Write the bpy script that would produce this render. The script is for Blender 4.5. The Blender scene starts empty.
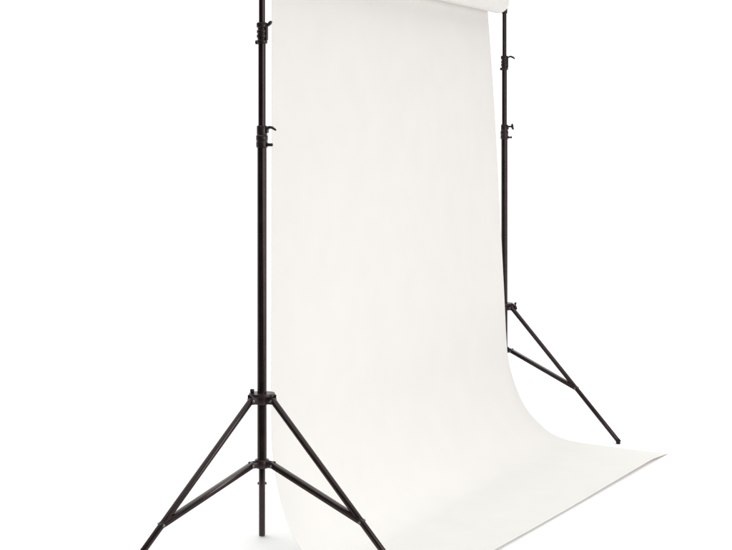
import bpy, bmesh, math, random
from mathutils import Vector, Matrix
random.seed(4)
S=bpy.context.scene; COL=S.collection
PI=math.pi
# ---------------------------------------------------------------- materials
def mat(name, col, rough=.5, spec=.5, metal=0, bump=0, bscale=200, vary=0, vscale=5, coat=0, tint=(1,1,1)):
    m=bpy.data.materials.new(name); m.use_nodes=True
    n=m.node_tree.nodes; l=m.node_tree.links; b=n['Principled BSDF']
    b.inputs['Base Color'].default_value=(*col,1); b.inputs['Roughness'].default_value=rough
    b.inputs['Specular IOR Level'].default_value=spec; b.inputs['Metallic'].default_value=metal
    b.inputs['Specular Tint'].default_value=(*tint,1)
    b.inputs['Coat Weight'].default_value=coat; b.inputs['Coat Roughness'].default_value=.12
    tc=n.new('ShaderNodeTexCoord')
    if bump:
        t=n.new('ShaderNodeTexNoise'); t.inputs['Scale'].default_value=bscale; t.inputs['Detail'].default_value=5
        u=n.new('ShaderNodeBump'); u.inputs['Strength'].default_value=bump; u.inputs['Distance'].default_value=.001
        l.new(tc.outputs['Object'],t.inputs['Vector']); l.new(t.outputs['Fac'],u.inputs['Height']); l.new(u.outputs['Normal'],b.inputs['Normal'])
    if vary:
        t=n.new('ShaderNodeTexNoise'); t.inputs['Scale'].default_value=vscale; t.inputs['Detail'].default_value=6
        r=n.new('ShaderNodeValToRGB')
        r.color_ramp.elements[0].position=.3; r.color_ramp.elements[1].position=.7
        r.color_ramp.elements[0].color=(*[c*(1-vary) for c in col],1)
        r.color_ramp.elements[1].color=(*[min(1,c*(1+vary)) for c in col],1)
        l.new(tc.outputs['Object'],t.inputs['Vector']); l.new(t.outputs['Fac'],r.inputs['Fac']); l.new(r.outputs['Color'],b.inputs['Base Color'])
    return m
M_tube=mat('black_lacquered_metal',(.0120,.0075,.0072),.17,.33,0,.05,120,.35,30,tint=(1,.84,.83))
M_plastic=mat('black_plastic',(.014,.009,.0088),.36,.36,0,.2,400,.2,60,tint=(1,.86,.85))
M_rubber=mat('rubber',(.008,.007,.007),.75,.25,0,.3,400)
M_steel=mat('steel_bolt',(.16,.14,.14),.3,.5,1,.1,300)
M_paper=mat('white_seamless_paper',(.694,.690,.661),.85,.2,0,.25,260,.012,7)
M_card=mat('brown_cardboard',(.30,.20,.12),.85,.2,0,.3,200,.08,20)
M_floor=mat('white_floor',(.96,.96,.96),.9,.05)
# ---------------------------------------------------------------- mesh helpers
def add_tube(bm,a,b,r,r2=None,seg=28,cap=True,flat=None,bev=0):
    """tube from a to b; flat=(w,h,side) makes a rounded box section"""
    a=Vector(a); b=Vector(b); d=(b-a).normalized(); L=(b-a).length
    up=Vector((0,0,1)) if abs(d.z)<.95 else Vector((0,1,0))
    x=d.cross(up).normalized(); y=x.cross(d).normalized()
    r2=r if r2 is None else r2
    st=[(0,r),(1,r2)]
    if bev: st=[(0,r-bev),(bev*.4/L,r-bev*.4),(bev/L,r),(1-bev/L,r2),(1-bev*.4/L,r2-bev*.4),(1,r2-bev)]
    rings=[]
    for t,rr in st:
        p=a+d*L*t
        rings.append([bm.verts.new(p+x*rr*math.cos(2*PI*k/seg)+y*rr*math.sin(2*PI*k/seg)) for k in range(seg)])
    for i in range(len(rings)-1):
        for k in range(seg):
            f=bm.faces.new((rings[i][k],rings[i][(k+1)%seg],rings[i+1][(k+1)%seg],rings[i+1][k])); f.smooth=True
    if cap:
        bm.faces.new(rings[0][::-1]); bm.faces.new(rings[-1])
def add_lathe(bm,prof,c=(0,0,0),seg=40):
    rings=[]
    for r,z in prof:
        rings.append([bm.verts.new((c[0]+r*math.cos(2*PI*k/seg),c[1]+r*math.sin(2*PI*k/seg),c[2]+z)) for k in range(seg)])
    for i in range(len(rings)-1):
        for k in range(seg):
            f=bm.faces.new((rings[i][k],rings[i][(k+1)%seg],rings[i+1][(k+1)%seg],rings[i+1][k])); f.smooth=True
    bm.faces.new(rings[0][::-1]); bm.faces.new(rings[-1])
def add_box(bm,c,size,rot=None,bev=.001):
    r=bmesh.ops.create_cube(bm,size=1)
    vs=r['verts']
    M=Matrix.Translation(Vector(c))@(rot.to_4x4() if rot else Matrix())@Matrix.Diagonal((*size,1))
    bmesh.ops.transform(bm,matrix=M,verts=vs)
    if bev:
        es=list({e for v in vs for e in v.link_edges})
        bmesh.ops.bevel(bm,geom=es,offset=bev,segments=2,affect='EDGES',profile=.5)
def add_sweep(bm,pts,rads,seg=14,sq=1.0):
    pts=[Vector(p) for p in pts]; rings=[]
    ref=Vector((0,0,1))
    for i,p in enumerate(pts):
        d=(pts[min(i+1,len(pts)-1)]-pts[max(i-1,0)]).normalized()
        y0=Vector((-d.y,d.x,0)); y0=y0.normalized() if y0.length>.05 else Vector((0,1,0))
        z0=d.cross(y0).normalized()
        rings.append([bm.verts.new(p+y0*rads[i]*sq*math.cos(2*PI*k/seg)+z0*rads[i]*math.sin(2*PI*k/seg)) for k in range(seg)])
    for i in range(len(rings)-1):
        for k in range(seg):
            f=bm.faces.new((rings[i][k],rings[i][(k+1)%seg],rings[i+1][(k+1)%seg],rings[i+1][k])); f.smooth=True
    bm.faces.new(rings[0][::-1]); bm.faces.new(rings[-1])
def obj(name,bm,m,parent=None):
    bmesh.ops.recalc_face_normals(bm,faces=bm.faces)
    me=bpy.data.meshes.new(name); bm.to_mesh(me); bm.free(); me.materials.append(m)
    # split shading at sharp corners
    me.set_sharp_from_angle(angle=math.radians(40))
    o=bpy.data.objects.new(name,me); COL.objects.link(o); o.parent=parent
    return o
def thing(name,loc,label,cat,group=None):
    o=bpy.data.objects.new(name,None); COL.objects.link(o); o.location=loc; o.empty_display_size=.1
    o['label']=label; o['category']=cat
    if group:o['group']=group
    return o
B=bmesh.new
# ---------------------------------------------------------------- camera (eye 1.335 m, level, shifted lens)
H=1.335
cd=bpy.data.cameras.new('camera'); cam=bpy.data.objects.new('camera',cd); COL.objects.link(cam)
cam.location=(0,0,H); cam.rotation_euler=(PI/2,0,0)
cd.sensor_width=36; cd.lens=36*1554/732; cd.shift_y=-152.5/732; cd.clip_end=500; cd.clip_start=.05
S.camera=cam
# ---------------------------------------------------------------- floor
bm=B(); v=[bm.verts.new(p) for p in((-120,3.7,0),(120,3.7,0),(120,300,0),(-120,300,0))]; bm.faces.new(v)
fl=obj('floor',bm,M_floor); fl['kind']='structure'
# unseen dark floor added before the white one, to darken the tube reflections
M_grey=mat('dark_grey',(.045,.043,.042),.8,.2,0,.4,30,.15,3)
bm=B(); v=[bm.verts.new(p) for p in((-30,-20,-.004),(30,-20,-.004),(30,3.9,-.004),(-30,3.9,-.004))]; bm.faces.new(v)
gf=obj('added_dark_floor',bm,M_grey); gf['kind']='structure'
# ---------------------------------------------------------------- light stands
TOP=1.812
def make_stand(loc,label,az0,R,knobs,top):
    """az0: azimuth in degrees of the first leg, R: foot radius"""
    t=thing('light_stand',loc,label,'light stand','light stands carrying the paper roll')
    # telescoping tubes
    bm=B(); add_tube(bm,(0,0,.330),(0,0,1.30),.0138,seg=40); obj('lower_tube',bm,M_tube,t)
    bm=B(); add_tube(bm,(0,0,.134),(0,0,.50),.0092,seg=36,bev=.001); obj('inner_tube',bm,M_tube,t)
    bm=B(); add_tube(bm,(0,0,1.25),(0,0,1.60),.0110,seg=40); obj('middle_tube',bm,M_tube,t)
    bm=B(); add_tube(bm,(0,0,1.55),(0,0,top),.0093,seg=40); obj('upper_tube',bm,M_tube,t)
    bm=B(); add_lathe(bm,[(.0105,0),(.0105,.012),(.008,.014),(.008,.024),(.0055,.026),(.0055,.038),(.0080,.040),(.0078,.046)],(0,0,top)); obj('spigot',bm,M_plastic,t)
    # lower joint collar : two stacked clamps
    bm=B()
    add_lathe(bm,[(.0142,-.037),(.0160,-.036),(.0172,-.032),(.0172,-.020),(.0163,-.019),(.0163,-.016),(.0174,-.014),(.0174,-.002),(.0160,.0),
                  (.0150,.001),(.0156,.003),(.0156,.025),(.0140,.028),(.0112,.028)],(0,0,1.298))
    a=math.radians(knobs)
    dx=Vector((math.cos(a),math.sin(a),0)); sd=Vector((-dx.y,dx.x,0))
    rot=Matrix.Rotation(a,3,'Z')
    add_box(bm,Vector((0,0,1.313))+dx*.012,(.014,.018,.018),rot,.002)
    add_box(bm,Vector((0,0,1.270))+dx*.017,(.012,.016,.010),rot,.002)
    c=obj('tube_collar',bm,M_plastic,t)
    bm=B(); p=Vector((0,0,1.317))+dx*.014
    if knobs_style[0]=='lever':
        add_sweep(bm,[p,p+dx*.009+Vector((0,0,.004)),p+dx*.017+Vector((0,0,.003)),p+dx*.025+Vector((0,0,-.002)),p+dx*.029+Vector((0,0,-.005))],[.0055,.0048,.0040,.0034,.0022],sq=1.5)
    else:
        add_tube(bm,p,p+dx*.018,.0042,seg=16)
        q=p+dx*.020
        add_sweep(bm,[q+Vector((0,0,.012))-dx*.002,q+Vector((0,0,.008)),q,q-Vector((0,0,.008))+dx*.002,q-Vector((0,0,.013))+dx*.006],[.003,.0050,.0058,.0052,.003],sq=1.0)
    obj('locking_knob',bm,M_plastic,c)
    bm=B(); p=Vector((0,0,1.270))+dx*.017
    add_tube(bm,p,p+dx*.009,.0030,seg=16); add_tube(bm,p+dx*.007,p+dx*.016,.0048,seg=20,bev=.0015); obj('clamp_bolt',bm,M_plastic,c)
    # upper joint collar : ribbed, with crank lever on top
    bm=B()
    add_lathe(bm,[(.0115,-.036),(.0150,-.035),(.0163,-.031),(.0163,-.026),(.0130,-.023),(.0130,-.019),(.0155,-.017),(.0158,-.010),(.0135,-.008),
                  (.0135,-.005),(.0155,-.003),(.0155,.003),(.0128,.006),(.0128,.010),(.0160,.013),(.0165,.022),(.0150,.026),(.0096,.0275)],(0,0,1.599))
    add_box(bm,Vector((0,0,1.597))+dx*.0105,(.014,.017,.046),rot,.0025)
    add_box(bm,Vector((0,0,1.568))-dx*.013,(.013,.015,.012),rot,.0025)
    c=obj('tube_collar',bm,M_plastic,t)
    bm=B(); p=Vector((0,0,1.617))+dx*.014
    if knobs_style[0]=='lever':
        add_sweep(bm,[p,p+dx*.006+Vector((0,0,.002)),p+dx*.011+Vector((0,0,.007)),p+dx*.015+Vector((0,0,.012))],[.0055,.0052,.0055,.0035],sq=1.4)
    else:
        add_sweep(bm,[p,p+dx*.008+Vector((0,0,.005)),p+dx*.015+Vector((0,0,.005)),p+dx*.024+Vector((0,0,.001)),p+dx*.031+Vector((0,0,-.005))],[.0035,.0040,.0045,.0045,.0028],sq=1.3)
    obj('locking_knob',bm,M_plastic,c)
    # hubs
    hub=B(); add_lathe(hub,[(.0142,-.020),(.0215,-.019),(.0235,-.015),(.0235,.000),(.034,.003),(.0375,.005),(.0385,.009),(.0370,.0125),(.0143,.014)],(0,0,.536))
    low=B(); add_lathe(low,[(.0142,-.014),(.0200,-.013),(.0215,-.010),(.0215,.008),(.0195,.011),(.0143,.012)],(0,0,.345))
    legs=[]
    for k in range(3):
        a=math.radians(az0+120*k); d=Vector((math.cos(a),math.sin(a),0)); s=Vector((-d.y,d.x,0)); rot=Matrix.Rotation(a,3,'Z')
        for q in(-1,1):
            add_box(hub,Vector((0,0,.532))+d*.028+s*q*.0115,(.026,.0035,.026),rot,.0035 if 0 else .0016)
            add_box(low,Vector((0,0,.343))+d*.027+s*q*.0100,(.026,.0032,.017),rot,.0015)
        A=Vector((0,0,.530))+d*.036; F=Vector((0,0,.012))+d*(R-.004)
        L=(F-A).normalized()
        bm=B(); add_tube(bm,A-L*.004,F,.0094,seg=28,bev=.0015)
        lg=obj('leg',bm,M_tube,t)
        G=d*R+Vector((0,0,.0))
        bm=B(); add_tube(bm,F-L*.008,F+L*.007,.0098,seg=24,bev=.002)
        add_lathe(bm,[(.0080,0.0005),(.0090,.002),(.0090,.006),(.0075,.012)],tuple(G-d*.004),24)
        obj('rubber_foot',bm,M_rubber,lg)
        # bolt through hub
        bm=B(); add_tube(bm,A+s*.0165,A-s*.0165,.0026,seg=16)
        add_tube(bm,A+s*.0134,A+s*.0172,.0044,seg=16,bev=.001); add_tube(bm,A-s*.0134,A-s*.0172,.0044,seg=16,bev=.001)
        obj('hub_bolt',bm,M_steel,lg)
        # brace : channel strip from lower hub to leg
        tt=FR; J=A+(F-A)*tt; Jc=J-L.cross(s).normalized()*0
        P=Vector((0,0,.342))+d*.036
        D=(J-P).normalized(); n=D.cross(s).normalized()
        bm=B()
        M=Matrix((D,s,n)).transposed()
        mid=(P+J)/2+D*.0; Ln=(J-P).length+.016
        nn=n if n.z>0 else -n
        add_box(bm,mid+nn*.0062,(Ln,.0200,.0024),M,.0009)     # web on top
        for q in(-1,1): add_box(bm,mid-nn*.0012+s*q*.0086,(Ln,.0024,.0130),M,.0009)   # flanges
        sgn=1 if n.z>0 else -1
        br=obj('brace',bm,M_tube,t)
        bm=B()
        for e in(-1,1): add_tube(bm,J+s*e*.0098,J+s*e*.0142,.0045,seg=16,bev=.001)
        add_tube(bm,J-s*.011,J+s*.011,.0025,seg=12)
        obj('brace_bolt',bm,M_steel,br)
        bm=B()
        for e in(-1,1): add_tube(bm,P+s*e*.0112,P+s*e*.0146,.0040,seg=16,bev=.001)
        add_tube(bm,P-s*.012,P+s*.012,.0025,seg=12)
        obj('brace_bolt',bm,M_steel,br)
    hb=obj('leg_hub',hub,M_plastic,t)
    a=math.radians(knob_hub); d=Vector((math.cos(a),math.sin(a),0))
    bm=B(); p=Vector((0,0,.536))
    if knobs_style[0]=='lever':
        q=p+d*.0285; add_tube(bm,q+Vector((0,0,-.006)),q+Vector((0,0,.020)),.0035,seg=16); add_tube(bm,q+Vector((0,0,.0135)),q+Vector((0,0,.0245)),.0063,seg=20,bev=.002)
    else:
        q=p+d*.022; add_tube(bm,q,q+d*.026,.0050,seg=16)
        add_sweep(bm,[q+d*.030+Vector((0,0,.017)),q+d*.026+Vector((0,0,.008)),q+d*.025,q+d*.029-Vector((0,0,.008)),q+d*.034-Vector((0,0,.014))],[.003,.0062,.0075,.0064,.003])
    obj('locking_knob',bm,M_plastic,hb)
    obj('brace_hub',low,M_plastic,t)
    return t
FR=.615
PL=Vector((-.3025,4.52,0)); PR=Vector((.604,6.78,0))
knobs_style=['lever']; knob_hub=186
make_stand(PL,'nearer black tripod stand at the left edge of the paper, showing three legs',213.8,.505,-15,TOP)
knobs_style=['wing']; knob_hub=-22
make_stand(PR,'farther black tripod stand behind the right edge of the paper, one leg showing',-36,.553,-5,TOP)
# ---------------------------------------------------------------- crossbar, resting on both stand tops
u=(PR-PL).normalized(); n=Vector((u.y,-u.x,0)); ZB=1.855
cb=thing('crossbar',((PL+PR)/2+Vector((0,0,ZB))),'black crossbar through the paper roll, laid across the tops of both stands','crossbar')
half=(PR-PL).length/2
bm=B(); add_tube(bm,-u*(half+.03),u*(half+.03),.0125,seg=28,bev=.002); obj('bar',bm,M_tube,cb)
for e in(-1,1):
    bm=B(); add_lathe(bm,[(.011,-.045),(.013,-.044),(.013,-.013),(.016,-.011)],tuple(u*e*half),24)
    obj('bar_end_socket',bm,M_plastic,cb)
# ---------------------------------------------------------------- paper backdrop : roll + sheet
e1=PR-u*.092; RL=2.172; RR=.050
pb=thing('paper_backdrop',((PL+PR)/2),'white seamless paper sheet hanging from its roll and sweeping forward over the floor','paper backdrop')
off=-pb.location
def spiral_roll():
    bm=B(); seg=72
    x=n; y=Vector((0,0,1)); C=Vector((e1.x,e1.y,ZB))+off
    prof=[]
    st=[(0,.030),(0,RR-.0008),(.0008,RR),(RL-.0008,RR),(RL,RR-.0008),(RL,.030)]
    rings=[[bm.verts.new(C-u*t+x*r*math.cos(2*PI*k/seg)+y*r*math.sin(2*PI*k/seg)) for k in range(seg)] for t,r in st]
    rings.append(rings[0])
    for i in range(len(rings)-1):
        for k in range(seg):
            f=bm.faces.new((rings[i][k],rings[i][(k+1)%seg],rings[i+1][(k+1)%seg],rings[i+1][k])); f.smooth=True
    return bm
ro=obj('roll',spiral_roll(),M_paper,pb)
bm=B(); C=Vector((e1.x,e1.y,ZB))+off
seg=48
rings=[[bm.verts.new(C-u*t+n*r*math.cos(2*PI*k/seg)+Vector((0,0,1))*r*math.sin(2*PI*k/seg)) for k in range(seg)] for t,r in((-.004,.026),(-.004,.0298),(RL+.004,.0298),(RL+.004,.026))]
rings.append(rings[0])
for i in range(4):
    for k in range(seg):
        f=bm.faces.new((rings[i][k],rings[i][(k+1)%seg],rings[i+1][(k+1)%seg],rings[i+1][k])); f.smooth=True
obj('cardboard_core',bm,M_card,ro)
# sheet: ruled between the two side curves (s forward, z up)
T0=Vector((e1.x,e1.y,0))-n*RR; T1=T0-u*RL
dR=Vector((.835,-.55,0)); dL=Vector((.794,-.607,0))
KR=[(.000,1.90),(0,1.855),(.034,1.43),(.061,.98),(.0843,.574),(.0964,.361),(.1113,.285),(.1743,.1376),(.2518,.0608),(.3289,.0175),(.419,.003),(.60,.0012),(.8305,.0012)]
KL=[(.000,1.90),(0,1.855),(0,1.43),(0,.98),(0,.574),(.001,.41),(.010,.31),(.037,.20),(.083,.105),(.142,.040),(.215,.006),(.36,.0012),(.545,.0012)]
def cr(K,N):
    P=[Vector((a,b)) for a,b in K]; out=[]
    t=[0]
    for i in range(1,len(P)): t.append(t[-1]+(P[i]-P[i-1]).length**.6)
    # monotone-ish hermite (finite difference tangents)
    m=[]
    for i in range(len(P)):
        if i==0: m.append((P[1]-P[0])/(t[1]-t[0]))
        elif i==len(P)-1: m.append((P[-1]-P[-2])/(t[-1]-t[-2]))
        else:
            h0=t[i]-t[i-1]; h1=t[i+1]-t[i]; a=(P[i]-P[i-1])/h0; b=(P[i+1]-P[i])/h1
            v=Vector([0 if a[c]*b[c]<=0 else (h0+h1)*3/((2*h1+h0)/a[c]+(h1+2*h0)/b[c])/1 for c in(0,1)])
            m.append(v)
    for i in range(len(P)-1):
        h=t[i+1]-t[i]
        for k in range(N):
            x=k/N
            out.append(P[i]*(2*x**3-3*x*x+1)+m[i]*h*(x**3-2*x*x+x)+P[i+1]*(-2*x**3+3*x*x)+m[i+1]*h*(x**3-x*x))
    out.append(P[-1]); return out
cR=cr(KR[1:],12); cL=cr(KL[1:],12); NV=len(cR); NU=70
# smooth profiles a little so no crease shows
def sm(c,it):
    for _ in range(it):
        c=[c[0]]+[(c[i-1]+c[i]*2+c[i+1])/4 for i in range(1,len(c)-1)]+[c[-1]]
    return c
cR=sm(cR,14); cL=sm(cL,14)
bm=B(); grid=[]
for j in range(NV):
    row=[]
    for i in range(NU+1):
        w=i/NU   # 0 at the far (right) edge
        ww=w
        a=T0+dR*cR[j].x; a.z=cR[j].y
        b=T1+dL*cL[j].x; b.z=cL[j].y
        p=a.lerp(b,ww)
        vt=j/(NV-1)
        # gentle hang of the paper
        amp=.0035*math.sin(PI*min(1,vt*1.25))**1 if vt<.8 else 0
        p+=n*amp*(math.sin(w*9+vt*2.2)+.6*math.sin(w*17-vt*3))
        # front lip lifts a few mm off the floor
        q=max(0,(vt-.925)/.075)
        p.z+=q**1.6*(.0125+.0025*math.sin(w*7+1))*min(1,w/.10+.12)
        row.append(bm.verts.new(p+off))
    grid.append(row)
for j in range(NV-1):
    for i in range(NU):
        f=bm.faces.new((grid[j][i],grid[j+1][i],grid[j+1][i+1],grid[j][i+1])); f.smooth=True
sh=obj('sheet',bm,M_paper,pb)
md=sh.modifiers.new('thickness','SOLIDIFY'); md.thickness=.0006; md.offset=0
me_=sh.modifiers.new('edges','EDGE_SPLIT'); me_.split_angle=math.radians(45)
# ---------------------------------------------------------------- studio light
W_FRONT,W_BACK,W_TOP,L1,L2=1.34,.06,1.70,11.5,3.35
w=bpy.data.worlds.new('World'); S.world=w; w.use_nodes=True
N=w.node_tree.nodes; K=w.node_tree.links
bg=N['Background']; bg.inputs[1].default_value=1.0
# white cove ahead; made-up bright top and dark rear shape floor light and reflections
tc=N.new('ShaderNodeTexCoord'); sp=N.new('ShaderNodeSeparateXYZ'); K.new(tc.outputs['Generated'],sp.inputs[0])
def mr(src,a,b,c,d):
    m=N.new('ShaderNodeMapRange'); m.interpolation_type='SMOOTHSTEP'
    for k,v in zip((1,2,3,4),(a,b,c,d)): m.inputs[k].default_value=v
    K.new(src,m.inputs[0]); return m.outputs[0]
fr=mr(sp.outputs['Y'],.05,.60,W_BACK,W_FRONT); tp=mr(sp.outputs['Z'],.40,.75,0,W_TOP)
ad=N.new('ShaderNodeMath'); ad.operation='MAXIMUM'; K.new(fr,ad.inputs[0]); K.new(tp,ad.inputs[1])
cb_=N.new('ShaderNodeCombineXYZ')
for k in range(3): K.new(ad.outputs[0],cb_.inputs[k])
K.new(cb_.outputs[0],bg.inputs[0])
def lamp(name,loc,tgt,sx,sy,P,col=(1,1,1)):
    d=bpy.data.lights.new(name,'AREA'); d.shape='RECTANGLE'; d.size=sx; d.size_y=sy; d.energy=P; d.color=col
    o=bpy.data.objects.new(name,d); COL.objects.link(o); o.location=loc
    o.rotation_euler=(Vector(tgt)-Vector(loc)).to_track_quat('-Z','Y').to_euler(); return o
lamp('softbox_light',(3.0,2.4,1.4),(-.2,4.7,1.0),0.8,2.6,L1*3.1416*2.08,(1,.985,.975))
lamp('front_fill_light',(2.7,-.7,1.6),(.2,5.4,1.0),1.8,2.2,L2*3.1416*3.96,(1,.99,.98))
lamp('side_fill_light',(4.2,6.3,.95),(.6,6.4,1.0),1.0,1.4,3.5*3.1416*1.4,(1,.72,.80))  # unseen pink lamp, added to tint the right part of the paper
S.view_settings.view_transform='Standard'; S.view_settings.look='None'; S.view_settings.exposure=0; S.view_settings.gamma=1
S.render.engine='CYCLES'
S.render.resolution_x=1024; S.render.resolution_y=769
S.cycles.max_bounces=10; S.cycles.diffuse_bounces=6
